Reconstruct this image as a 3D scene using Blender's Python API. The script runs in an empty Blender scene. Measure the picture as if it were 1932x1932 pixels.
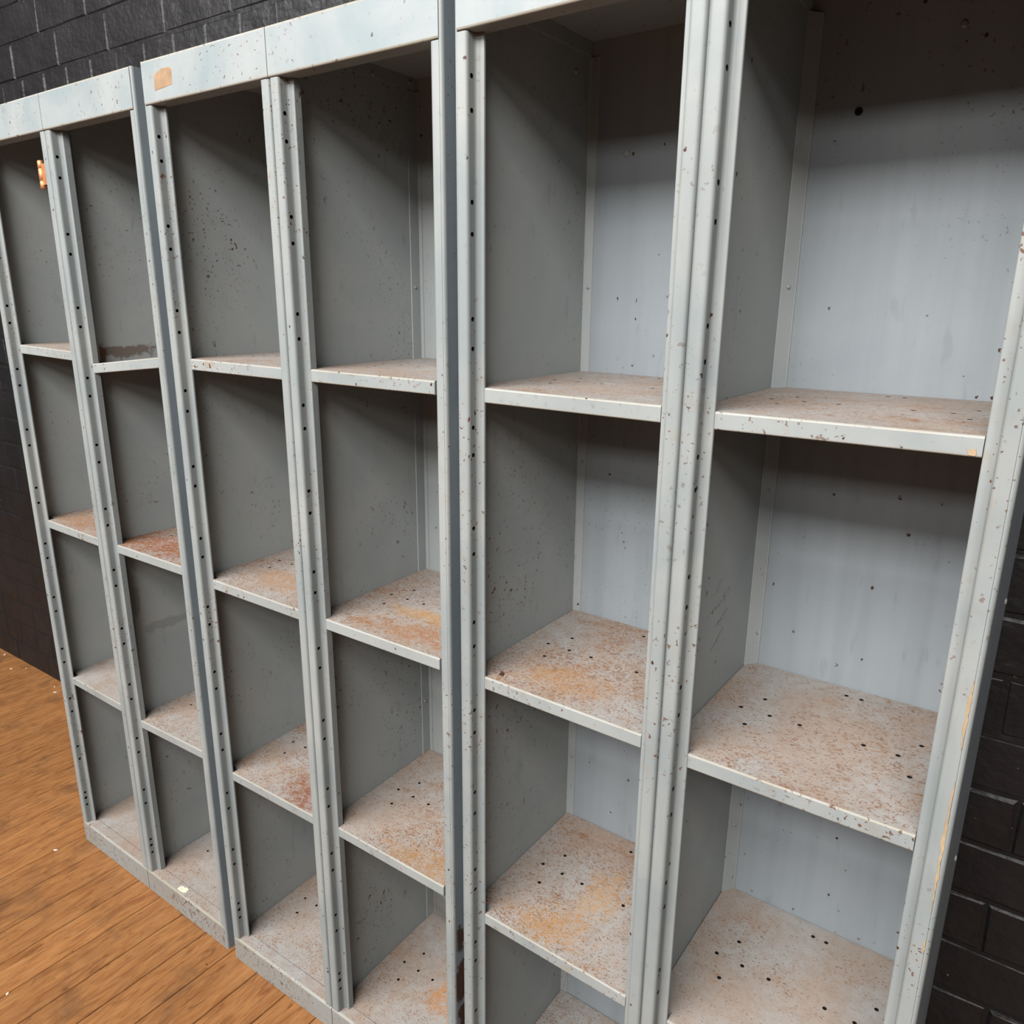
import bpy, math, random
from mathutils import Vector, Matrix

random.seed(7)
S = bpy.context.scene
COL = S.collection

# ------------------------------------------------------------------ camera
cam_data = bpy.data.cameras.new('camera')
cam = bpy.data.objects.new('camera', cam_data)
COL.objects.link(cam)
S.camera = cam
cam_data.sensor_width = 36.0
cam_data.lens = 1453.9954 / 1932 * 36.0
cam_data.clip_start = 0.02
cam.matrix_world = (Matrix.Translation((1.9055, -0.7794, 1.385)) @ Matrix.Rotation(0.603, 4, 'Z')
                    @ Matrix.Rotation(1.3003, 4, 'X') @ Matrix.Rotation(0.0092, 4, 'Z'))

# ------------------------------------------------------------------ colour management
S.view_settings.view_transform = 'Standard'
S.view_settings.look = 'None'
S.view_settings.gamma = 1.0
S.view_settings.use_curve_mapping = False
S.view_settings.exposure = 1.57

# ------------------------------------------------------------------ world: dim grey room fill
W_ = bpy.data.worlds.new('room_fill')
S.world = W_
W_.use_nodes = True
W_.node_tree.nodes['Background'].inputs[0].default_value = (0.70, 0.86, 1.0, 1)
W_.node_tree.nodes['Background'].inputs[1].default_value = 0.0065

# ------------------------------------------------------------------ daylight: two long bands of windows in the wall opposite
def window_light(name, x0, x1, z0, z1, y, power, col):
    d = bpy.data.lights.new(name, 'AREA')
    d.shape = 'RECTANGLE'; d.size = x1 - x0; d.size_y = z1 - z0
    d.energy = power; d.color = col
    o = bpy.data.objects.new(name, d); COL.objects.link(o)
    o.location = ((x0 + x1) / 2, y, (z0 + z1) / 2)
    o.rotation_euler = (math.radians(90), 0, 0)      # area lights shine along -Z: turn towards +Y
    return o
window_light('lower_window_light', -3.0, 4.2, 2.60, 3.00, -4.2, 42, (1.0, 0.985, 0.96))
window_light('upper_window_light', -3.0, 4.2, 3.45, 4.35, -4.2, 250, (1.0, 0.99, 0.98))
sk = bpy.data.lights.new('added_overhead_light', 'AREA'); sk.shape = 'RECTANGLE'; sk.size = 6.0; sk.size_y = 0.9; sk.energy = 120; sk.color = (1.0, 0.985, 0.96)
sko = bpy.data.objects.new('added_overhead_light', sk); COL.objects.link(sko); sko.location = (0.8, -2.7, 3.9); sko.rotation_euler = (math.radians(30), 0, 0)  # unseen overhead area light, added to brighten shelf tops and floor

# ================================================================== materials
class NT:
    def __init__(s, name, rough=0.5, spec=0.4):
        s.m = bpy.data.materials.new(name); s.m.use_nodes = True
        s.t = s.m.node_tree; s.b = s.t.nodes['Principled BSDF']
        s.b.inputs['Roughness'].default_value = rough
        s.b.inputs['Specular IOR Level'].default_value = spec
        s.pos = s.t.nodes.new('ShaderNodeNewGeometry').outputs['Position']
    def n(s, typ, **kw):
        nd = s.t.nodes.new(typ)
        for k, v in kw.items():
            setattr(nd, k, v)
        return nd
    def set(s, sock, v):
        if isinstance(v, (int, float)): sock.default_value = v
        elif isinstance(v, tuple): sock.default_value = v if len(v) == 4 or sock.type == 'VECTOR' else (*v, 1)
        else: s.t.links.new(v, sock)
    def scale(s, v, sc, off=(0, 0, 0)):
        nd = s.n('ShaderNodeMapping'); s.set(nd.inputs['Vector'], v)
        nd.inputs['Scale'].default_value = sc; nd.inputs['Location'].default_value = off
        return nd.outputs[0]
    def noise(s, scale, detail=2, v=None, rough=0.5, dist=0.0):
        nd = s.n('ShaderNodeTexNoise'); s.set(nd.inputs['Vector'], v or s.pos)
        nd.inputs['Scale'].default_value = scale; nd.inputs['Detail'].default_value = detail
        nd.inputs['Roughness'].default_value = rough; nd.inputs['Distortion'].default_value = dist
        return nd.outputs['Fac']
    def ramp(s, v, a, b, lo=0.0, hi=1.0):
        nd = s.n('ShaderNodeMapRange'); s.set(nd.inputs['Value'], v)
        nd.inputs['From Min'].default_value = a; nd.inputs['From Max'].default_value = b
        nd.inputs['To Min'].default_value = lo; nd.inputs['To Max'].default_value = hi
        return nd.outputs[0]
    def math(s, op, a, b=0.0):
        nd = s.n('ShaderNodeMath', operation=op); s.set(nd.inputs[0], a); s.set(nd.inputs[1], b)
        return nd.outputs[0]
    def mix(s, f, a, b, mode='MIX'):
        nd = s.n('ShaderNodeMix', data_type='RGBA', blend_type=mode)
        s.set(nd.inputs['Factor'], f); s.set(nd.inputs[6], a); s.set(nd.inputs[7], b)
        return nd.outputs[2]
    def bump(s, h, strength=0.3, dist=0.001, prev=None):
        nd = s.n('ShaderNodeBump'); s.set(nd.inputs['Height'], h)
        nd.inputs['Strength'].default_value = strength; nd.inputs['Distance'].default_value = dist
        if prev is not None: s.t.links.new(prev, nd.inputs['Normal'])
        return nd.outputs[0]
    def done(s, col, normal=None, rough=None):
        s.set(s.b.inputs['Base Color'], col)
        if normal is not None: s.t.links.new(normal, s.b.inputs['Normal'])
        if rough is not None: s.set(s.b.inputs['Roughness'], rough)
        return s.m

KA = 0.34      # base colours lowered to weaken bounce and deepen shade; exposure makes up for it
def k_(c, f=1.0): return tuple(x * KA * f for x in c)
RUST_D = k_((0.10, 0.035, 0.018)); RUST_M = k_((0.30, 0.10, 0.035)); RUST_O = k_((0.62, 0.24, 0.06))

def paint(name, c1, c2, speck=0.5, chips=0.5, streak=0.0, rough=0.42, wear=0.3, stains=(), off=(0, 0, 0)):
    """old enamel on sheet steel: patchy colour, small rust freckles, chips, optional stains at given places"""
    m = NT(name, rough, 0.17)
    c1 = k_(c1); c2 = k_(c2)
    p = m.scale(m.pos, (1, 1, 1), off)
    patch = m.ramp(m.noise(5.0, 4, p, 0.6, 0.6), 0.38, 0.62)
    col = m.mix(patch, c1, c2)
    if streak:
        st = m.ramp(m.noise(1.0, 3, m.scale(p, (38, 38, 1.6))), 0.45, 0.75)
        col = m.mix(m.math('MULTIPLY', st, streak), col, tuple(c * 0.72 for c in c2))
    # scuffs
    sc = m.ramp(m.noise(1.0, 2, m.scale(p, (55, 55, 14))), 0.66, 0.72)
    col = m.mix(m.math('MULTIPLY', sc, wear * 0.45), col, tuple(c * 0.62 for c in c1))
    cloud = m.ramp(m.noise(4.2, 3, m.scale(p, (1, 1, 1), (3.3, 1.2, 5.1))), 0.46, 0.66)
    f1 = m.ramp(m.noise(210, 2, p), 0.70 - 0.03 * speck, 0.73 - 0.03 * speck)
    f2 = m.ramp(m.noise(95, 2, m.scale(p, (1, 1, 1), (7, 2, 1)), 0.6), 0.73 - 0.05 * speck, 0.755 - 0.05 * speck)
    fr = m.math('MAXIMUM', m.math('MULTIPLY', f1, cloud), m.math('MULTIPLY', f2, m.ramp(cloud, 0, 1, 0.15, 1)))
    halo = m.math('MULTIPLY', m.ramp(m.noise(45, 3, p), 0.55, 0.8), m.math('MULTIPLY', cloud, 0.35 * speck))
    col = m.mix(halo, col, k_((0.50, 0.36, 0.22)))
    col = m.mix(m.math('MULTIPLY', fr, min(0.95, 0.55 + speck * 0.4)), col, m.mix(m.noise(30, 1, p), RUST_M, RUST_D))
    if chips:
        v = m.n('ShaderNodeTexVoronoi'); m.set(v.inputs['Vector'], m.scale(p, (1, 1, 0.8)))
        v.inputs['Scale'].default_value = 62.0
        ch = m.ramp(m.math('ADD', v.outputs['Distance'], m.ramp(m.noise(160, 3, p, 0.7), 0.3, 0.7, -0.09, 0.09)), 0.13, 0.09)
        sel = m.ramp(m.n_col(v), 1 - 0.22 * chips, 1 - 0.22 * chips + 0.01)
        rag = m.ramp(m.noise(300, 2, p), 0.38, 0.5)
        col = m.mix(m.math('MULTIPLY', m.math('MULTIPLY', ch, sel), rag), col, RUST_D)
    for (c, r, colr, k) in stains:
        d = m.n('ShaderNodeVectorMath', operation='SUBTRACT'); m.set(d.inputs[0], m.pos); d.inputs[1].default_value = c
        dv = m.n('ShaderNodeVectorMath', operation='DIVIDE'); m.set(dv.inputs[0], d.outputs[0]); dv.inputs[1].default_value = r
        ln = m.n('ShaderNodeVectorMath', operation='LENGTH'); m.set(ln.inputs[0], dv.outputs[0])
        dist = m.math('ADD', ln.outputs['Value'], m.ramp(m.noise(50, 4, m.scale(m.pos, (1, 1, 1), (2, 2, 2)), 0.65), 0.3, 0.7, -0.45, 0.45))
        col = m.mix(m.math('MULTIPLY', m.ramp(dist, 1.05, 0.75), k), col, k_(colr))
    nb = m.bump(m.noise(420, 2, p), 0.10, 0.0005)
    nb = m.bump(m.noise(14, 2, p), 0.12, 0.004, nb)
    return m.done(col, nb, m.ramp(fr, 0, 1, rough, 0.85))
def _ncol(self, v):
    s = self.n('ShaderNodeSeparateColor'); self.set(s.inputs[0], v.outputs['Color']); return s.outputs[0]
NT.n_col = _ncol

PATCHES = [
    ((0.420, 0.080, 0.877), (0.13, 0.055, 0.03), (0.50, 0.17, 0.07), 0.95),
    ((0.110, 0.070, 0.877), (0.10, 0.050, 0.03), (0.62, 0.30, 0.14), 0.7),
    ((0.865, 0.055, 0.462), (0.07, 0.060, 0.03), (0.42, 0.14, 0.07), 0.85),
    ((0.800, 0.090, 0.873), (0.08, 0.050, 0.03), (0.70, 0.38, 0.16), 0.6),
    ((1.110, 0.125, 0.872), (0.08, 0.022, 0.03), (0.86, 0.44, 0.13), 0.75),
    ((1.140, 0.060, 0.872), (0.10, 0.030, 0.03), (0.66, 0.28, 0.10), 0.7),
    ((1.180, 0.040, 0.469), (0.09, 0.035, 0.03), (0.72, 0.36, 0.11), 0.65),
    ((1.150, 0.150, 0.057), (0.07, 0.050, 0.03), (0.88, 0.38, 0.09), 0.8),
    ((1.449, 0.146, 0.468), (0.035, 0.060, 0.03), (0.86, 0.48, 0.18), 0.6),
    ((1.412, 0.050, 0.468), (0.06, 0.040, 0.03), (0.82, 0.42, 0.13), 0.6),
    ((1.420, 0.065, 0.872), (0.07, 0.035, 0.03), (0.80, 0.42, 0.16), 0.55),
    ((1.394, 0.270, 0.468), (0.10, 0.050, 0.03), (0.66, 0.42, 0.30), 0.5),
    ((1.755, -0.006, 0.867), (0.06, 0.012, 0.03), (0.50, 0.20, 0.10), 0.8),
]
def shelf_top(name, off=(0, 0, 0)):
    m = NT(name, 0.62, 0.15)
    p = m.scale(m.pos, (1, 1, 1), off)
    at = m.n('ShaderNodeAttribute', attribute_type='OBJECT', attribute_name='rust').outputs['Fac']
    oi = m.n('ShaderNodeObjectInfo').outputs['Random']
    base = m.mix(m.ramp(m.noise(9, 4, p, 0.6), 0.38, 0.65), (0.72, 0.70, 0.67), (0.70, 0.57, 0.48))
    base = m.mix(m.ramp(m.noise(60, 4, p, 0.7), 0.45, 0.75, 0, 0.5), base, (0.50, 0.36, 0.26))
    cloud = m.ramp(m.noise(6.5, 3, m.scale(p, (1, 1, 1), (1.7, 8.2, 0)), 0.6, 0.4), 0.36, 0.66)
    s1 = m.noise(330, 1, m.scale(p, (0.75, 1.3, 1)), 0.5, 0.3)
    s2 = m.noise(170, 2, m.scale(p, (0.75, 1.25, 1), (5, 5, 5)), 0.6, 1.6)
    lift = m.math('ADD', m.math('MULTIPLY', cloud, 0.07), m.ramp(at, 0, 1, -0.055, 0.075))
    a = m.ramp(m.math('ADD', s1, lift), 0.655, 0.685)
    b = m.ramp(m.math('ADD', s2, lift), 0.640, 0.670)
    tone = m.mix(m.ramp(m.noise(40, 3, p), 0.35, 0.65), (0.34, 0.13, 0.055), (0.66, 0.30, 0.09))
    tone = m.mix(m.ramp(m.noise(9, 2, m.scale(p, (1, 1, 1), (9, 0, 0))), 0.42, 0.62), tone, (0.42, 0.20, 0.11))
    halo = m.math('MULTIPLY', m.ramp(m.noise(34, 4, p, 0.7), 0.45, 0.70), m.math('MULTIPLY', cloud, m.ramp(at, 0, 1, 0.2, 0.85)))
    col = m.mix(halo, base, (0.66, 0.38, 0.18))
    col = m.mix(m.math('MULTIPLY', b, 0.75), col, tone)
    col = m.mix(m.math('MULTIPLY', a, 0.65), col, m.mix(0.5, tone, (0.30, 0.12, 0.06)))
    big = m.ramp(m.math('ADD', m.noise(11, 5, m.scale(p, (0.6, 1.3, 1), (4, 4, 4)), 0.68, 0.8), m.math('MULTIPLY', at, 0.20)), 0.70, 0.80)
    rag = m.ramp(m.noise(150, 3, m.scale(p, (0.7, 1.4, 1)), 0.7, 0.8), 0.42, 0.56)
    wob = m.ramp(m.noise(42, 4, m.scale(m.pos, (1, 1, 1), (2, 2, 2)), 0.7), 0.3, 0.7, -0.55, 0.55)
    for (c, rr, colr, kk) in PATCHES:
        d = m.n('ShaderNodeVectorMath', operation='SUBTRACT'); m.set(d.inputs[0], m.pos); d.inputs[1].default_value = c
        dv = m.n('ShaderNodeVectorMath', operation='DIVIDE'); m.set(dv.inputs[0], d.outputs[0]); dv.inputs[1].default_value = rr
        ln = m.n('ShaderNodeVectorMath', operation='LENGTH'); m.set(ln.inputs[0], dv.outputs[0])
        f = m.ramp(m.math('ADD', ln.outputs['Value'], wob), 1.15, 0.55)
        col = m.mix(m.math('MULTIPLY', m.math('MULTIPLY', f, m.ramp(rag, 0, 1, 0.22, 1.0)), kk), col, colr)
    col = m.mix(m.math('MULTIPLY', m.math('MULTIPLY', big, rag), 0.85), col, m.mix(m.noise(60, 3, p), (0.72, 0.32, 0.08), (0.34, 0.11, 0.045)))
    col = m.mix(1.0, col, (KA * 0.97, KA * 0.97, KA * 0.97), 'MULTIPLY')
    nb = m.bump(m.math('ADD', s1, b), 0.25, 0.0006)
    return m.done(col, nb)

OUT1 = (0.56, 0.59, 0.575); OUT2 = (0.46, 0.505, 0.51)
IN1 = (0.68, 0.705, 0.69); IN2 = (0.61, 0.66, 0.66)
M = {}
M['front'] = paint('front_enamel', OUT1, OUT2, 1.8, 1.9, 0.15, 0.40)
M['header'] = paint('header_enamel', (0.56, 0.60, 0.60), (0.42, 0.50, 0.52), 0.95, 0.9, 0.0, 0.36, off=(2.2, 0, 0.4))
M['post'] = paint('post_enamel', (0.55, 0.575, 0.56), (0.44, 0.49, 0.495), 1.1, 1.0, 0.25, 0.38, off=(0, 1, 0.2))
M['panel'] = paint('panel_enamel', IN1, IN2, 0.35, 0.4, 0.0, 0.45, 0.5, off=(1, 1, 1))
M['side'] = paint('side_enamel', (0.42, 0.50, 0.55), (0.36, 0.43, 0.48), 0.3, 0.3, 0.2, 0.5, off=(5, 1, 1))
M['back'] = paint('back_enamel', (0.61, 0.665, 0.70), (0.57, 0.63, 0.67), 0.25, 0.8, 0.35, 0.45, 0.6, off=(3, 1, 2))
M['freckled'] = paint('freckled_enamel', IN1, IN2, 1.15, 0.8, 0.0, 0.5, 0.6, off=(4.1, 1, 1))
M['kick'] = paint('kick_enamel', (0.52, 0.54, 0.52), (0.50, 0.48, 0.44), 2.5, 1.6, 0.0, 0.5, 0.6)
M['edge'] = paint('highlit_edge_enamel', (0.66, 0.66, 0.62), (0.60, 0.56, 0.46), 1.7, 1.0, 0.0, 0.4)  # rolled edges: bright highlight painted in as paler enamel, plus rust freckles
M['stained'] = paint('stained_enamel', IN1, IN2, 0.9, 0.6, 0.0, 0.5, 0.6, off=(6, 1, 1),
    stains=(((0.312, 0.115, 1.272), (0.02, 0.085, 0.013), (0.24, 0.15, 0.10), 0.75),
            ((0.312, 0.052, 1.262), (0.02, 0.02, 0.024), (0.22, 0.09, 0.04), 0.9),
            ((0.312, 0.125, 0.655), (0.02, 0.06, 0.014), (0.16, 0.15, 0.13), 0.28),
            ((0.312, 0.062, 0.735), (0.02, 0.009, 0.05), (0.13, 0.14, 0.13), 0.35)))
M['side_rusty'] = paint('rusty_side_enamel', (0.42, 0.50, 0.55), (0.36, 0.43, 0.48), 0.5, 0.6, 0.2, 0.5, off=(5, 2, 1),
    stains=(((1.265, 0.016, 0.385), (0.02, 0.012, 0.030), (0.14, 0.055, 0.03), 0.95),
            ((1.265, 0.016, 0.300), (0.02, 0.016, 0.048), (0.15, 0.06, 0.03), 0.95),
            ((1.265, 0.022, 0.225), (0.02, 0.014, 0.030), (0.14, 0.055, 0.03), 0.95),
            ((1.265, 0.030, 0.150), (0.02, 0.014, 0.040), (0.14, 0.055, 0.03), 0.95)))
M['top'] = shelf_top('rusted_shelf_top')

def flat(name, c, rough=0.6, metal=0.0, spec=0.4):
    m = NT(name, rough, spec * 0.5); m.b.inputs['Metallic'].default_value = metal
    c = k_(c) if metal < 0.5 else c
    col = m.mix(m.ramp(m.noise(60, 3), 0.35, 0.7), c, tuple(x * 0.75 for x in c))
    return m.done(col, m.bump(m.noise(200, 2), 0.2, 0.0005))
M['bolt'] = flat('bolt_steel', (0.75, 0.76, 0.74), 0.3, 0.3)
M['flake'] = flat('white_paint_flake', (1.5, 1.48, 1.4))
M['cream'] = flat('cream_paint', (1.55, 1.48, 1.12), 0.3)
M['tan'] = flat('tan_label_glue', (0.62, 0.40, 0.24), 0.8)
M['bare'] = flat('scraped_primer', (0.80, 0.58, 0.36), 0.6)
M['copper'] = flat('copper_hinge_metal', (0.42, 0.18, 0.08), 0.5, 0.7)
M['pen'] = flat('pen_ink', (0.28, 0.29, 0.32), 0.6)
M['rustchip'] = flat('rust_chip', (0.16, 0.06, 0.04), 0.8)
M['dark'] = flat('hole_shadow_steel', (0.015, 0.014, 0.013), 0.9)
def plastic():
    m = NT('clear_plastic', 0.2); m.b.inputs['Alpha'].default_value = 0.35
    return m.done((0.16, 0.14, 0.12))
M['plastic'] = plastic()

def wood():
    m = NT('worn_floorboard', 0.45, 0.18)
    oi = m.n('ShaderNodeObjectInfo').outputs['Random']
    cmb = m.n('ShaderNodeCombineXYZ'); m.set(cmb.inputs[1], m.math('MULTIPLY', oi, 37.0))
    add = m.n('ShaderNodeVectorMath', operation='ADD'); m.set(add.inputs[0], m.pos); m.set(add.inputs[1], cmb.outputs[0])
    p = add.outputs[0]
    g = m.noise(1.0, 6, m.scale(p, (34, 7.0, 1)), 0.68, 1.2)
    g2 = m.noise(1.0, 4, m.scale(p, (180, 16, 1)), 0.6, 0.6)
    col = m.mix(m.ramp(g, 0.30, 0.72), (0.86, 0.40, 0.145), (0.40, 0.15, 0.052))
    col = m.mix(m.ramp(g2, 0.42, 0.75, 0, 0.55), col, (0.92, 0.52, 0.24))
    fl = m.ramp(m.noise(1.0, 3, m.scale(p, (100, 13, 1), (3, 1, 0)), 0.7, 0.8), 0.55, 0.70, 0, 0.7)
    col = m.mix(fl, col, (0.27, 0.10, 0.035))
    hs = m.n('ShaderNodeHueSaturation'); m.set(hs.inputs['Color'], col); m.set(hs.inputs['Value'], m.ramp(oi, 0, 1, 0.92, 1.06))
    dirt = m.ramp(m.noise(7.0, 4, m.scale(m.pos, (1, 1, 1), (2, 3, 0)), 0.6, 0.3), 0.53, 0.70, 0, 0.60)
    col = m.mix(dirt, hs.outputs[0], (0.20, 0.115, 0.07))
    spots = m.ramp(m.noise(38, 2, m.scale(m.pos, (1, 1, 1), (5, 5, 5))), 0.735, 0.76, 0, 0.7)
    col = m.mix(spots, col, (0.10, 0.05, 0.035))
    col = m.mix(1.0, col, (KA * 0.92, KA * 0.88, KA * 0.84), 'MULTIPLY')
    nb = m.bump(g2, 0.25, 0.0012); nb = m.bump(g, 0.25, 0.002, nb)
    return m.done(col, nb, m.ramp(g, 0.3, 0.7, 0.34, 0.52))
M['wood'] = wood()
M['subfloor'] = flat('dark_gap_dirt', (0.035, 0.02, 0.012), 0.9)

def brickpaint(name, c, rough):
    m = NT(name, rough, 0.20)
    c = k_(c, 0.9)
    col = m.mix(m.ramp(m.noise(9, 4), 0.35, 0.7), c, tuple(x * 1.35 for x in c))
    specks = m.ramp(m.noise(120, 2, m.scale(m.pos, (1, 1, 1), (3, 3, 3))), 0.745, 0.76, 0, 0.7)
    col = m.mix(specks, col, (0.10, 0.09, 0.08))
    nb = m.bump(m.noise(9, 4, None, 0.6), 0.75, 0.012)
    nb = m.bump(m.noise(60, 4, None, 0.6), 0.35, 0.003, nb)
    nb = m.bump(m.noise(1.0, 3, m.scale(m.pos, (14, 14, 50))), 0.35, 0.004, nb)
    return m.done(col, nb)
M['brick'] = brickpaint('black_painted_brick', (0.021, 0.0195, 0.021), 0.46)
M['mortar'] = brickpaint('black_painted_mortar', (0.018, 0.017, 0.018), 0.48)

# ================================================================== mesh helper
class MB:
    def __init__(s): s.v = []; s.f = []; s.mi = []; s.sm = []
    def vert(s, p): s.v.append(tuple(p)); return len(s.v) - 1
    def face(s, idx, mi=0, sm=False): s.f.append(tuple(idx)); s.mi.append(mi); s.sm.append(sm)
    def quad(s, a, b, c, d, mi=0, sm=False): s.face([s.vert(a), s.vert(b), s.vert(c), s.vert(d)], mi, sm)
    def box(s, x0, x1, y0, y1, z0, z1, mi=0):
        i = [s.vert((x, y, z)) for z in (z0, z1) for y in (y0, y1) for x in (x0, x1)]
        for q in ((0, 2, 3, 1), (4, 5, 7, 6), (0, 1, 5, 4), (2, 6, 7, 3), (0, 4, 6, 2), (1, 3, 7, 5)):
            s.face([i[k] for k in q], mi)
    def sweep(s, prof, fn, t0, t1, mi=0, caps=False, mis=None, closed=False):
        """prof: 2-D points; fn(p, t) -> 3-D"""
        a = [s.vert(fn(p, t0)) for p in prof]; b = [s.vert(fn(p, t1)) for p in prof]
        n = len(prof)
        for k in range(n if closed else n - 1):
            j = (k + 1) % n; m_ = mis[k] if mis else mi
            if math.dist(prof[k], prof[j]) > 0.0034:
                s.quad(fn(prof[k], t0), fn(prof[j], t0), fn(prof[j], t1), fn(prof[k], t1), m_)
            else: s.face((a[k], a[j], b[j], b[k]), m_, True)
        if caps:
            s.face([s.vert(fn(p, t0)) for p in reversed(prof)], mi); s.face([s.vert(fn(p, t1)) for p in prof], mi)
    def plate(s, u0, u1, v0, v1, holes, fn, mi=0, depth=None, mid=0):
        """flat sheet with round holes; holes (u, v, r); fn(u, v, d) -> 3-D, d = depth below the sheet"""
        us = {u0, u1}; vs = {v0, v1}
        for (u, v, r) in holes:
            us |= {round(u - 1.4 * r, 6), round(u + 1.4 * r, 6)}; vs |= {round(v - 1.4 * r, 6), round(v + 1.4 * r, 6)}
        us = sorted(x for x in us if u0 <= x <= u1); vs = sorted(x for x in vs if v0 <= x <= v1)
        cells = {}
        for i in range(len(us) - 1):
            for j in range(len(vs) - 1):
                cx = (us[i] + us[i + 1]) / 2; cy = (vs[j] + vs[j + 1]) / 2
                h = None
                for (u, v, r) in holes:
                    if abs(u - cx) < 1.4 * r and abs(v - cy) < 1.4 * r: h = (u, v, r)
                if h is None:
                    s.quad(fn(us[i], vs[j], 0), fn(us[i + 1], vs[j], 0), fn(us[i + 1], vs[j + 1], 0), fn(us[i], vs[j + 1], 0), mi)
                elif h not in cells: cells[h] = True
        for (u, v, r) in cells:
            k = 1.4 * r; N = 16; out = []; inn = []
            for q in range(N):
                a = 2 * math.pi * q / N; c, d = math.cos(a), math.sin(a); mx = max(abs(c), abs(d))
                out.append(s.vert(fn(u + k * c / mx, v + k * d / mx, 0))); inn.append(s.vert(fn(u + r * c, v + r * d, 0)))
            for q in range(N): s.face((out[q], out[(q + 1) % N], inn[(q + 1) % N], inn[q]), mi)
            if depth:
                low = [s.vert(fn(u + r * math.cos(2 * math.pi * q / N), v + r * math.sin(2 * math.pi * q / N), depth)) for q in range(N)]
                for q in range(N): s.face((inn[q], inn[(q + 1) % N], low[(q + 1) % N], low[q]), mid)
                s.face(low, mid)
    def build(s, name, mats, parent=None, loc=(0, 0, 0), recalc=True):
        me = bpy.data.meshes.new(name); me.from_pydata(s.v, [], s.f)
        for m in (mats if isinstance(mats, (list, tuple)) else [mats]): me.materials.append(m)
        for p, mi, sm in zip(me.polygons, s.mi, s.sm): p.material_index = mi; p.use_smooth = sm
        me.update()
        o = bpy.data.objects.new(name, me); COL.objects.link(o); o.location = loc
        if parent: o.parent = parent
        return o

def arc(cx, cy, r, a0, a1, n=4):
    return [(cx + r * math.cos(math.radians(a0 + (a1 - a0) * i / n)), cy + r * math.sin(math.radians(a0 + (a1 - a0) * i / n))) for i in range(n + 1)]

# ================================================================== setting
# floor: sub-floor with one plank object per board
fl = MB(); fl.box(-3.6, 4.6, -4.4, 0.46, -0.05, -0.012)
floor = fl.build('floor', M['subfloor']); floor['kind'] = 'structure'
PW = 0.0917; ANG = math.radians(-1.5)
plank_meshes = {}
def plank_mesh(L):
    if L in plank_meshes: return plank_meshes[L]
    b = MB(); w = PW / 2 - 0.0010; c = 0.0010
    prof = [(-w, -0.011), (-w, -c), (-w + c, 0), (w - c, 0), (w, -c), (w, -0.011)]
    b.sweep(prof, lambda p, t: (p[0], t, p[1]), 0.0006, L - 0.0006, caps=True)
    for i in range(len(b.sm)): b.sm[i] = False
    o = b.build('plank', M['wood']); me = o.data; bpy.data.objects.remove(o)
    plank_meshes[L] = me
    return me
rp = random.Random(3)
for k in range(-40, 46):
    xc = 0.1734 - PW / 2 + PW * k
    y = 0.452; cuts = []
    first = True
    while y > -4.2:
        L = rp.choice((1.5, 1.8, 2.1)) if not first else rp.choice((1.2, 1.5, 2.1)); first = False
        o = bpy.data.objects.new('plank', plank_mesh(L)); COL.objects.link(o)
        # boards run a little off square to the wall
        o.rotation_euler = (0, 0, ANG); y -= L
        o.location = (xc - math.sin(ANG) * y * 1.0 + ANG * 0.1, y, 0.0); o.parent = floor

# back wall: painted mortar bed with one object per brick
wl = MB(); wl.box(-3.5, 4.5, 0.4024, 0.50, -0.01, 3.0)
wall = wl.build('wall_back', M['mortar']); wall['kind'] = 'structure'
CZ = 0.0893
def brick_mesh(L, seed):
    r = random.Random(seed); b = MB(); h = CZ - 0.0046; l = L - 0.0030
    j = lambda a: r.uniform(-a, a)
    pts = []
    nx = 4 if L > 0.2 else 3
    xs = [-l / 2 + l * i / (nx - 1) for i in range(nx)]
    ring0 = []; ring1 = []
    # outline going round: bottom left->right, top right->left
    outl = [(x, -h / 2) for x in xs] + [(x, h / 2) for x in reversed(xs)]
    back = [b.vert((x, 0.010, z)) for x, z in outl]
    side = [b.vert((x + j(0.0012), 0.0035 + j(0.001), z + j(0.0014))) for x, z in outl]
    cxs = 0.0045
    front = [b.vert((x * (1 - 2 * cxs / l) + j(0.001), j(0.0008), z * (1 - 2 * cxs / h) + j(0.001))) for x, z in outl]
    n = len(outl)
    for q in range(n):
        p = (q + 1) % n
        b.face((back[q], back[p], side[p], side[q])); b.face((side[q], side[p], front[p], front[q]))
    for i in range(nx - 1):
        b.face((front[i], front[i + 1], front[n - 2 - i], front[n - 1 - i]))
    return b
BR = {}
for L in (0.1195, 0.242):
    for sd in range(7):
        o = brick_mesh(L, sd + int(L * 1000)).build('brick', M['brick']); BR[(L, sd)] = o.data; bpy.data.objects.remove(o)
rb = random.Random(11); spots = []
for j in range(0, 33):
    zc = -0.0055 + CZ * (j + 0.5)
    header = (j % 4 == 1)
    L = 0.1195 if header else 0.242
    x = (0.032 if header else (-0.604 if j % 4 == 2 else (-0.443 if j % 4 == 3 else -0.52))) - 30 * (0.242 if not header else 0.1195) + (0 if j in (21, 22, 23) else rb.uniform(-0.03, 0.03))
    while x < 4.5:
        if x > -3.45 and x + L < 4.48: spots.append((x + L / 2, zc, L, rb.randrange(7), rb.uniform(-0.0010, 0.0014), rb.uniform(-0.007, 0.007)))
        x += L
def seen(x, z):
    if z > 1.70 and z < 2.45 and -1.35 < x < 1.0: return 0
    if x < -0.80 and x > -1.9 and z < 1.75: return 0
    if 1.85 < x < 2.35 and z < 1.3: return 0
    return 1
singles = [s for s in spots if seen(s[0], s[1]) == 0]
singles.sort(key=lambda s: (s[0] - 1.9055) ** 2 + (s[1] - 1.385) ** 2)
singles = singles[:300]; sset = set(id(s) for s in singles)
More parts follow.
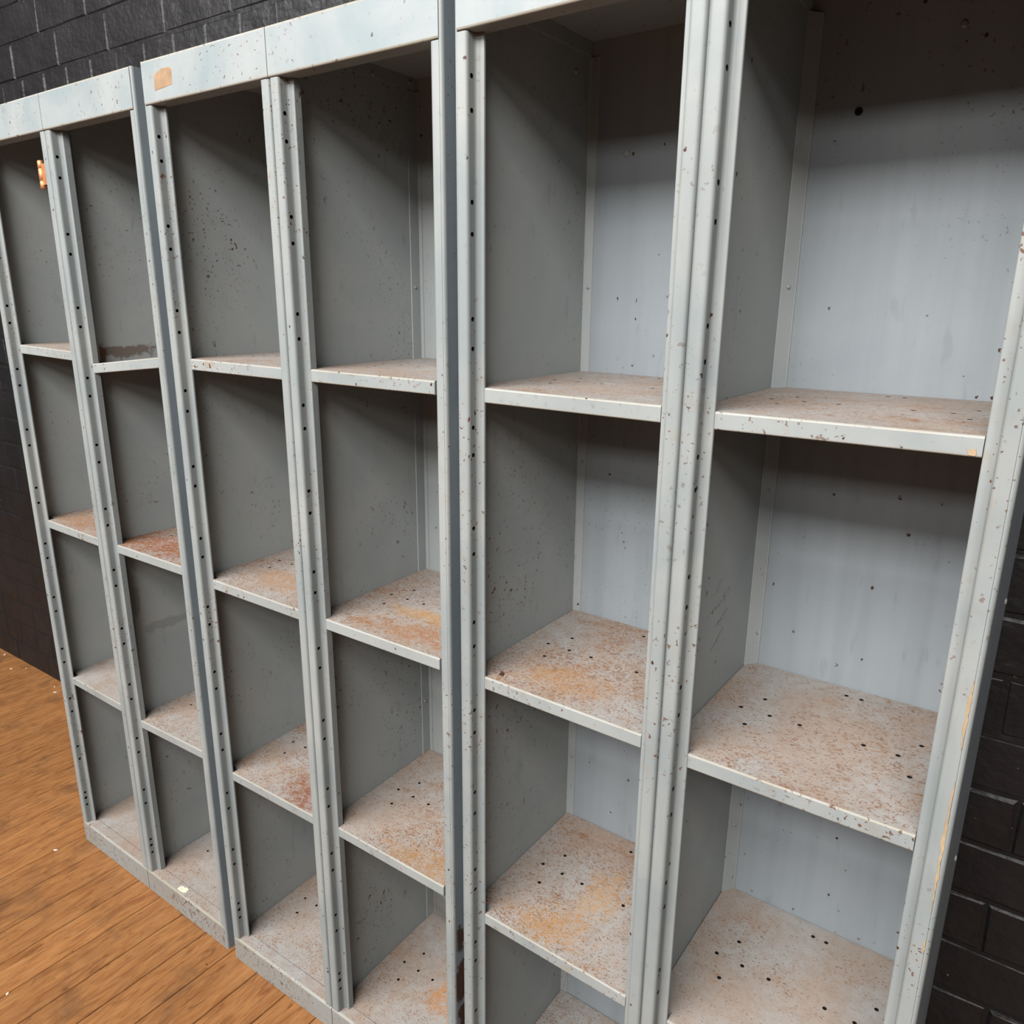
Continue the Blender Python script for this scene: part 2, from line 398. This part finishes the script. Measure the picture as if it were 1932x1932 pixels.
for s in singles:
    o = bpy.data.objects.new('brick', BR[(s[2], s[3])]); COL.objects.link(o)
    o.location = (s[0], 0.400 + s[4], s[1]); o.rotation_euler = (0, s[5], 0); o.parent = wall
rest = MB()
for s in spots:
    if id(s) in sset: continue
    me = BR[(s[2], s[3])]; base = len(rest.v)
    for v in me.vertices: rest.v.append((s[0] + v.co.x, 0.400 + s[4] + v.co.y, s[1] + v.co.z))
    for p in me.polygons: rest.face([base + i for i in p.vertices], 0, p.use_smooth)
ro = rest.build('brickwork', M['brick'], wall); ro['kind'] = 'stuff'

# ================================================================== the locker units
W = 0.305; D = 0.305; H = 1.7374; ZH = 1.6747; ZB = 0.057; PWD = 0.0188; LX = 0.0302; YS = 0.0172; SH = 0.0192
PAIRS = [0.1266 + 0.1350 * i for i in range(12)]
def bolt(parent, loc, axis, r=0.0035, mat='bolt', name='bolt'):
    """small domed bolt head; axis = direction it points"""
    b = MB(); N = 10
    rings = [(1.0, 0.0), (0.95, 0.25), (0.6, 0.5)]
    ids = [[b.vert((r * k * math.cos(2 * math.pi * q / N), r * k * math.sin(2 * math.pi * q / N), r * h)) for q in range(N)] for k, h in rings]
    for i in range(2):
        for q in range(N): b.face((ids[i][q], ids[i][(q + 1) % N], ids[i + 1][(q + 1) % N], ids[i + 1][q]), 0, True)
    b.face(ids[2])
    o = b.build(name, M[mat], parent, loc)
    o.rotation_euler = Vector(axis).to_track_quat('Z', 'Y').to_euler()
    return o
def blob(name, pts, fn, mat, parent, th=0.0004):
    """thin raised patch: polygon pts (u, v) -> fn(u, v, h)"""
    b = MB(); lo = [b.vert(fn(u, v, 0.00005)) for u, v in pts]
    cx = sum(p[0] for p in pts) / len(pts); cy = sum(p[1] for p in pts) / len(pts)
    hi = [b.vert(fn(cx + (u - cx) * 0.94, cy + (v - cy) * 0.94, th)) for u, v in pts]
    n = len(pts)
    for q in range(n): b.face((lo[q], lo[(q + 1) % n], hi[(q + 1) % n], hi[q]))
    b.face(hi)
    return b.build(name, M[mat], parent)

def post(parent, x0, sgn, z0, z1, flange, outer, mat='post'):
    """rolled front post; sgn +1 = left post of a bay (steps in towards +x), -1 = right post"""
    b = MB(); g = 0.0007
    X = lambda x: x0 + sgn * x
    r = 0.0045
    prof = ([(r + 0.0003, 0.0)] if outer else [(g, 0.030), (g, r)] + arc(g + r, r, r, 180, 270, 5)[1:]) + arc(PWD - r, r, r, 270, 360, 5)
    b.sweep(prof, lambda p, t: (X(p[0]), p[1], t), z0, z1)
    # web with the pairs of clip holes
    rd = 0.012 if flange else 0.003
    fr = 0.0040; y0 = r; y1 = 0.0132
    hol = []
    for i, c in enumerate(PAIRS):
        for dz in (-0.018, 0.018):
            if z0 + 0.01 < c + dz < z1 - 0.01: hol.append((0.0088, c + dz, 0.0029))
    hol.append((0.0086, PAIRS[0] + 0.002, 0.0034))
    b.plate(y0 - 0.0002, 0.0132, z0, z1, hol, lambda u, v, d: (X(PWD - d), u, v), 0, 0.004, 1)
    prof = list(reversed(arc(PWD + fr, YS - fr, fr, 90, 180, 6))) + [(LX - 0.0012, YS)] + arc(LX - 0.0012, YS + 0.0012, 0.0012, 270, 360, 2)[1:] + [(LX, YS + rd)]
    b.sweep(prof, lambda p, t: (X(p[0]), p[1], t), z0, z1)
    # closing strip from the lip back to the panel, hidden bottom and top ends
    b.quad((X(LX), YS + rd, z0), (X(0.0016), YS + rd + 0.002, z0), (X(0.0016), YS + rd + 0.002, z1), (X(LX), YS + rd, z1))
    if flange:
        xf = 0.0030
        b.sweep([(xf, YS + 0.0135), (xf, flange - 0.0005), (0.0012, flange)], lambda p, t: (X(p[0]), p[1], t), z0, z1)
        for k in range(len(b.sm) - 2, len(b.sm)): b.sm[k] = False
    return b.build('post', [M[mat], M['dark']], parent)

HOLES = [(0.061, 0.201), (0.042, 0.162), (0.080, 0.162), (0.061, 0.123), (0.118, 0.162), (0.147, 0.277), (0.166, 0.277),
         (0.194, 0.161), (0.251, 0.201), (0.232, 0.162), (0.270, 0.162), (0.251, 0.123)]
def shelf(parent, x0, z, dz, rust, cut=True):
    """folded steel tray: rolled front lip between the posts, plate with holes behind"""
    b = MB(); xl = LX + 0.0006; xr = W - LX - 0.0006; yb = D - 0.0035
    sl = lambda x: z + dz * (x - xl) / (xr - xl)
    r = 0.0022
    prof = [(YS + 0.016, 0.0)] + list(reversed([(YS + r + r * math.cos(math.radians(a)), -r + r * math.sin(math.radians(a))) for a in (180, 157, 135, 112, 90)]))
    prof += [(YS, -SH + r)] + [(YS + r + r * math.cos(math.radians(a)), -SH + r + r * math.sin(math.radians(a))) for a in (202, 225, 247, 270)] + [(YS + 0.018, -SH)]
    n = len(prof) - 1
    mis = [0] + [2] * 4 + [1] + [2] * 4 + [1]
    mis = (mis + [1] * n)[:n]
    b.sweep(prof, lambda p, t: (x0 + t, p[0], sl(t) + p[1]), xl, xr, mis=mis)
    for x in (xl, xr): b.face([b.vert((x0 + x, p[0], sl(x) + p[1])) for p in prof], 1)
    yf = YS + 0.016
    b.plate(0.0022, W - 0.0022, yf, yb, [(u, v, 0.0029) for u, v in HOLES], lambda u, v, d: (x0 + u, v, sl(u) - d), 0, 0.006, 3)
    zl = SH - 0.002
    b.quad((x0 + .0022, yf, sl(.0022) - zl), (x0 + .0022, yb, sl(.0022) - zl), (x0 + W - .0022, yb, sl(W) - zl), (x0 + W - .0022, yf, sl(W) - zl), 1)
    for x in (.0022, W - .0022):
        b.quad((x0 + x, yf, sl(x)), (x0 + x, yb, sl(x)), (x0 + x, yb, sl(x) - zl), (x0 + x, yf, sl(x) - zl), 1)
    b.quad((x0 + .0022, yf, sl(.0022)), (x0 + xl, yf, sl(xl)), (x0 + xl, yf, sl(xl) - zl), (x0 + .0022, yf, sl(.0022) - zl), 1)
    b.quad((x0 + xr, yf, sl(xr)), (x0 + W - .0022, yf, sl(W)), (x0 + W - .0022, yf, sl(W) - zl), (x0 + xr, yf, sl(xr) - zl), 1)
    b.quad((x0 + .0022, yb, sl(0)), (x0 + W - .0022, yb, sl(W)), (x0 + W - .0022, yb, sl(W) - zl), (x0 + .0022, yb, sl(0) - zl), 1)
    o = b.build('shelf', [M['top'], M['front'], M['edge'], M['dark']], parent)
    o['rust'] = rust
    return o

def locker_unit(loc, rot, label, shelves, panelmats, backs, strips, flanges, base_rust, sidemat, dxr=0.0):
    u = bpy.data.objects.new('locker_unit', None); COL.objects.link(u)
    u.location = loc; u.rotation_euler = (0, 0, rot)
    u['label'] = label; u['category'] = 'locker'; u['group'] = 'open steel locker units against the black wall'
    P = {}
    # outer side panels and the centre partition
    for nm, xa, xb, y0, mt in (('side_panel', 0.0, 0.0012, 0.0045, panelmats[0]), ('side_panel', 2 * W + dxr - 0.0012, 2 * W + dxr, 0.0045, sidemat),
                               ('partition', W - 0.0011, W + 0.0011, 0.006, panelmats[1])):
        b = MB()
        if nm == 'partition': b.box(xa, xb, y0, D, 0.0, H)
        else:
            rr = 0.0045; X = (lambda x: x) if xa == 0.0 else (lambda x: 2 * W + dxr - x)
            pr = [(0.0, D), (0.0, rr)] + arc(rr, rr, rr, 180, 270, 5)[1:] + [(rr + 0.0002, 0.0012), (0.0012, rr + 0.0008), (0.0012, D)]
            b.sweep(pr, lambda p, t: (X(p[0]), p[1], t), 0.0, H, caps=True)
            b.sm[0] = b.sm[-1] = b.sm[-2] = b.sm[-3] = False
        P[(nm, xa)] = b.build(nm, M[mt], u)
        P[(nm, xa)].data.materials.append(M['post'])
        if nm == 'side_panel':
            for pg in list(P[(nm, xa)].data.polygons)[1:7]: pg.material_index = 1
    for k in (0, 1):
        x0 = k * W
        # header: folded box, rolled bottom and top edges
        b = MB(); r = 0.0032
        prof = [(0.040, ZH + 0.016), (0.026, ZH + 0.016), (0.026, ZH)] + [(r + r * math.cos(math.radians(a)), ZH + r + r * math.sin(math.radians(a))) for a in (270, 247, 225, 202, 180)]
        prof += [(r + r * math.cos(math.radians(a)), H - r + r * math.sin(math.radians(a))) for a in (180, 157, 135, 112, 90)] + [(0.030, H)]
        xa = x0 + (0.0007 if k else 0.0046); xb = x0 + W - (0.0046 - dxr if k else 0.0007)
        b.sweep(prof, lambda p, t: (t, p[0] - 0.0012, p[1]), xa, xb, mis=[0, 0, 0, 0] + [1] * 3 + [0] + [1] * 4 + [0])
        for x in (xa, xb): b.face([b.vert((x, p[0] - 0.0012, p[1])) for p in prof[2:]])
        b.build('header', [M['header'], M['edge']], u)
        # roof plate with turned-down rails
        b = MB(); b.box(x0 + 0.0012, x0 + W - 0.0012 + (dxr if k else 0), 0.028, D, H - 0.0015, H - 0.0003)
        b.build('top_panel', M['panel'], u)
        for nm in ('left', 'right'):
            xs = (x0 + 0.0014, x0 + 0.0030) if nm == 'left' else (x0 + W - 0.0030, x0 + W - 0.0014)
            b = MB(); b.box(xs[0], xs[1], 0.03, D - 0.004, H - 0.021, H - 0.0016)
            b.build('top_rail', M['panel'], u)
        # posts
        post(u, x0 + (0.0 if k == 0 else 0.0002), 1, ZB + 0.0006, ZH - 0.0008, flanges[k], k == 0)
        post(u, x0 + W - (0.0002 if k == 0 else -dxr), -1, ZB + 0.0006, ZH - 0.0008, 0, k == 1)
        # back
        b = MB(); b.box(x0 + 0.0012, x0 + W - 0.0012 + (dxr if k else 0), D - 0.0015, D - 0.0003, 0.0, H - 0.002)
        bk = b.build('back_panel', M[backs[k]], u)
        # rear corner strips
        for side in (1, -1):
            X = (lambda x: x0 + x) if side == 1 else (lambda x: x0 + W - x)
            b = MB(); st = strips[k]
            if st == 'side': pr = [(0.0013, D - 0.0255), (0.0030, D - 0.025), (0.0030, D - 0.0032), (0.010, D - 0.0028), (0.010, D - 0.0016)]
            elif st == 'back': pr = [(0.0013, D - 0.006), (0.0030, D - 0.0045), (0.0145, D - 0.0032), (0.0152, D - 0.0016)]
            else: pr = [(0.0013, D - 0.020), (0.0024, D - 0.0195), (0.0148, D - 0.0045), (0.0162, D - 0.0036), (0.0162, D - 0.0016)]
            b.sweep(pr, lambda p, t: (X(p[0]), p[1], t), ZB, H - 0.022)
            for i in range(len(b.sm)): b.sm[i] = False
            cs = b.build('corner_strip', M['panel'], u)
            for z in (1.402, 1.131, 0.862, 0.588, 0.130):
                if st == 'side': bolt(cs, (X(0.0030), D - 0.015, z), (side, 0, 0), 0.0032)
                elif st == 'back': bolt(cs, (X(0.009), D - 0.0038, z), (0, -1, 0), 0.003)
                else: bolt(cs, (X(0.009), D - 0.0116, z), (side * 0.8, -0.62, 0), 0.003)
        # kick plate with its top flange, then the bottom tray
        b = MB(); r = 0.004
        prof = [(0.0252, ZB - 0.012), (0.0252, ZB)] + [(r + r * math.cos(math.radians(a)), ZB - r + r * math.sin(math.radians(a))) for a in (90, 112, 135, 157, 180)] + [(0, 0.0015), (0.010, 0.0015)]
        n = len(prof) - 1
        b.sweep(prof, lambda p, t: (t, p[0], p[1]), xa, xb, mis=[1, 1] + [2] * 4 + [0] * (n - 6))
        kp = b.build('kick_plate', [M['kick'], M['top'], M['edge']], u); kp['rust'] = 0.28
        b = MB()
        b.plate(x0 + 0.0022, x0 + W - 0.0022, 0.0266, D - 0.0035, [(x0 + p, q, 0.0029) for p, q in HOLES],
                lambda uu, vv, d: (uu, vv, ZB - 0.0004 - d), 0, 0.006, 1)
        b.quad((x0 + .002, 0.0266, ZB - .0004), (x0 + W - .002, 0.0266, ZB - .0004), (x0 + W - .002, 0.0266, ZB - .02), (x0 + .002, 0.0266, ZB - .02))
        bs = b.build('bottom_tray', [M['top'], M['dark']], u); bs['rust'] = base_rust[k]
        for (z, dz, rust) in shelves[k]: shelf(u, x0, z, dz, rust)
    return u, P

LA = 'two-bay grey steel locker at the far left with a sloping shelf'
LB = 'middle two-bay grey steel locker with a tan glue patch on its header'
LC = 'nearest two-bay grey steel locker, a long tan scratch on its right post'
A, PA = locker_unit((0.0058, 0.0097, 0), -0.0116, LA,
    [[(1.2775, -0.0045, 0.35), (0.8770, -0.002, 0.75), (0.4721, 0.0, 0.25)], [(1.2527, 0.0249, 0.45), (0.8755, 0.002, 1.0), (0.4597, 0.0108, 0.5)]],
    ('panel', 'stained'), ('panel', 'panel'), ('side', 'side'), (0, 0.048), (0.15, 0.15), 'side', 0.0045)
B, PB = locker_unit((0.65, 0, 0), 0, LB,
    [[(1.2794, -0.0017, 0.40), (0.8740, -0.002, 0.62), (0.4620, 0.002, 0.65)], [(1.279, -0.0012, 0.38), (0.8720, -0.0018, 0.66), (0.4690, -0.003, 0.5)]],
    ('freckled', 'freckled'), ('panel', 'panel'), ('side', 'side'), (0, 0.039), (0.42, 0.36), 'side_rusty', 0.0040)
Cu, PC = locker_unit((1.288, -0.008, 0), -0.0239, LC,
    [[(1.2755, -0.0013, 0.40), (0.8720, -0.002, 0.58), (0.4680, -0.0015, 0.5)], [(1.2732, 0.0005, 0.42), (0.8674, 0.0012, 0.42), (0.4665, 0.0, 0.12)]],
    ('freckled', 'panel'), ('back', 'back'), ('back', 'chamfer'), (0, 0), (0.45, 0.2), 'side')

# --- marks that belong to single units
FR = lambda u, v, h: (u, -0.0012 - h, v)          # on a header face
blob('glue_patch', [(0.0362, 1.6916), (0.0369, 1.7136), (0.0586, 1.7201), (0.0800, 1.7195), (0.0845, 1.7150), (0.0833, 1.6950), (0.060, 1.6930)], FR, 'tan', B)['label'] = 'tan patch of old label glue'
rg = random.Random(5)
def streak(pts, w, x_is=None):
    L = [(x - w * f, z) for (x, z, f) in pts]; Rr = [(x + w * f, z) for (x, z, f) in reversed(pts)]
    return L + Rr
def scratch(z1, z0, n, w, xc):
    pts = []
    for i in range(n):
        t = i / (n - 1); f = max(0.12, math.sin(math.pi * t) ** 0.7) * rg.uniform(0.55, 1.2)
        pts.append((xc + rg.uniform(-0.0005, 0.0005), z1 + (z0 - z1) * t, f))
    return streak(pts, w)
PF = lambda u, v, h: (u, -0.0001 - h, v)
blob('paint_scratch', scratch(1.057, 0.984, 17, 0.0017, 0.6043), PF, 'bare', Cu)['label'] = 'upper long scratch down to tan primer'
blob('paint_scratch', scratch(0.954, 0.801, 27, 0.0017, 0.6042), PF, 'bare', Cu)['label'] = 'lower long scratch down to tan primer'
blob('paint_scratch', scratch(0.770, 0.752, 7, 0.0015, 0.6045), PF, 'bare', Cu)
blob('paint_chip', [(0.5665, 1.262), (0.5700, 1.2605), (0.574, 1.2625), (0.5755, 1.2575), (0.5742, 1.2555), (0.5690, 1.2558)], lambda u, v, h: (u, YS - 0.0001 - h, v), 'bare', Cu)
# pen scribbles on the partition of the right unit
def stroke(a, b2, w=0.0006):
    (y0, z0), (y1, z1) = a, b2; dx, dz = y1 - y0, z1 - z0; l = math.hypot(dx, dz); nx, nz = -dz / l * w, dx / l * w
    blob('pen_mark', [(y0 + nx, z0 + nz), (y1 + nx * .6, z1 + nz * .6), (y1 - nx * .6, z1 - nz * .6), (y0 - nx, z0 - nz)],
         lambda u, v, h: (W + 0.00112 + h * 0.5, u, v), 'pen', Cu)
for a, b2 in (((.160, 1.039), (.150, 1.028)), ((.150, 1.028), (.1465, 1.0235)), ((.1935, 1.019), (.188, 1.010)), ((.175, 1.015), (.174, 1.004)), ((.182, 1.016), (.180, 1.003)),
              ((.174, 1.010), (.182, 1.009)), ((.167, 1.006), (.150, .999)), ((.150, 1.004), (.1335, .9985)), ((.1905, .9885), (.178, .981)), ((.178, .985), (.170, .975)),
              ((.172, .981), (.160, .975)), ((.165, .979), (.1544, .974)), ((.182, .962), (.165, .955)), ((.172, .958), (.160, .950)), ((.162, .953), (.1429, .943))):
    stroke(a, b2)
# cream paint blob on the kick plate of the left unit
blob('paint_blob', [(0.4216, 0.0060), (0.4212, 0.0140), (0.4260, 0.0185), (0.4340, 0.0180), (0.4390, 0.0215), (0.4470, 0.0200), (0.4500, 0.0120), (0.4440, 0.0070), (0.4320, 0.0055)],
     lambda u, v, h: (u, v, ZB + h), 'cream', A, 0.0012)['label'] = 'dried cream paint blob'
# copper-coloured hinge barrel inside the left bay, on the web of its right post
hb = MB(); segs = [(0.0, 0.0030), (0.0012, 0.0046), (0.0130, 0.0046), (0.0140, 0.0036), (0.0150, 0.0046), (0.0350, 0.0046), (0.0360, 0.0036), (0.0370, 0.0046), (0.0490, 0.0046), (0.0510, 0.0028)]
N = 12
ids = [[hb.vert((0.2610 + r * 1.3 * math.cos(2 * math.pi * q / N), 0.0070 + r * 1.25 * math.sin(2 * math.pi * q / N), 1.578 + z)) for q in range(N)] for z, r in segs]
for i in range(len(segs) - 1):
    for q in range(N): hb.face((ids[i][q], ids[i][(q + 1) % N], ids[i + 1][(q + 1) % N], ids[i + 1][q]), 0, True)
hb.face(list(reversed(ids[0]))); hb.face(ids[-1]); hb.box(0.2620, 0.2870, 0.0045, 0.0075, 1.585, 1.622)
hb.build('hinge_barrel', M['copper'], A)['label'] = 'copper-coloured hinge barrel'
# bolt heads and holes near the tops
for x, z in ((0.472, 1.678),): bolt(Cu, (x, D - 0.0016, z), (0, -1, 0), 0.0042)
bolt(Cu, (0.3725, D - 0.0016, 1.603), (0, -1, 0), 0.0048, 'dark')  # dark dome in place of a hole, its shade put into the colour
bolt(Cu, (0.0645, D - 0.0016, 1.585), (0, -1, 0), 0.0055, 'panel')
bolt(Cu, (0.0014, 0.262, 1.690), (1, 0, 0), 0.0035)
for x, y in ((0.0575, 0.2074), (0.1425, 0.2868)): bolt(Cu, (x, y, H - 0.0016), (0, 0, -1), 0.003)
for y in (0.288, 0.202): bolt(B, (W + 0.0031, y, 1.7275 if y > .25 else 1.722), (1, 0, 0), 0.0042)
for x, y in ((0.335, 0.219), (0.3757, 0.2186)): bolt(B, (x, y, H - 0.0016), (0, 0, -1), 0.0026)
for y, z in ((0.2447, 1.055), (0.224, 0.720)): bolt(Cu, (2 * W, y, z), (1, 0, 0), 0.0040)

# ================================================================== loose things
def chip(name, loc, size, mat, label, cat, group=None, seed=0, parent=None):
    r = random.Random(seed); b = MB(); n = 7
    lo = []; hi = []
    for q in range(n):
        a = 2 * math.pi * q / n; k = r.uniform(0.65, 1.15)
        x, y = size * k * math.cos(a), size * 0.55 * k * math.sin(a)
        lo.append(b.vert((x, y, 0))); hi.append(b.vert((x * 0.85, y * 0.85, size * 0.12 + r.uniform(0, size * 0.18))))
    for q in range(n): b.face((lo[q], lo[(q + 1) % n], hi[(q + 1) % n], hi[q]))
    b.face(hi); b.face(list(reversed(lo)))
    o = b.build(name, M[mat], None, loc); o.rotation_euler = (0, 0, r.uniform(0, 3))
    o['label'] = label; o['category'] = cat
    if group: o['group'] = group
    return o
chip('rust_flake', (1.288 + 0.045 + 0.001, -0.008 + 0.037, 0.8723), 0.007, 'rustchip', 'dark brown rust flake on the middle shelf of the right locker', 'rust flake', seed=2)
G = 'white paint flakes on the floor'
chip('paint_flake', (0.346, -0.326, 0.0), 0.0045, 'flake', 'bright white paint flake on the open floorboards at lower left', 'paint flake', G, 3)
chip('paint_flake', (-0.014, -0.057, 0.0), 0.0060, 'flake', 'thin white paint flake on the boards beside the left locker base', 'paint flake', G, 4)
for i, (x, y, s, l) in enumerate(((-1.385, 0.381, 0.011, 'largest white paint flake, at the far end of the black wall'),
        (-1.340, 0.384, 0.008, 'second white paint flake along the wall from its far end'),
        (-1.190, 0.343, 0.006, 'white paint flake on the far boards, a hand away from the black wall'),
        (-1.150, 0.378, 0.004, 'tiny white paint flake on the far boards tight under the black wall'),
        (-0.910, 0.369, 0.005, 'white paint flake beside the left locker, the farther of two'),
        (-0.868, 0.350, 0.006, 'white paint flake beside the left locker, the nearer of two'))):
    chip('paint_flake', (x, y, 0.0), s, 'flake', l, 'paint flake', G, 10 + i)
# scrap of clear plastic in the back corner of the middle unit's bottom compartment
pl = MB()
def ribbon(p0, p1, sag, w, yb):
    a = []; c = []
    for i in range(9):
        t = i / 8; x = p0[0] + (p1[0] - p0[0]) * t; z = p0[1] + (p1[1] - p0[1]) * t - sag * math.sin(math.pi * t)
        a.append(pl.vert((x, yb + 0.004 * math.sin(5 * t), z))); c.append(pl.vert((x, yb - 0.003 + 0.005 * math.sin(4 * t), z - w)))
    for i in range(8): pl.face((a[i], a[i + 1], c[i + 1], c[i]), 0, True)
ribbon((0.962, 0.128), (1.060, 0.118), 0.008, 0.040, 0.286)
ribbon((0.966, 0.100), (1.050, 0.088), 0.005, 0.020, 0.278)
po = pl.build('plastic_scrap', M['plastic'])
po['label'] = 'crumpled clear plastic scrap in the bottom back corner of the middle locker'; po['category'] = 'plastic scrap'
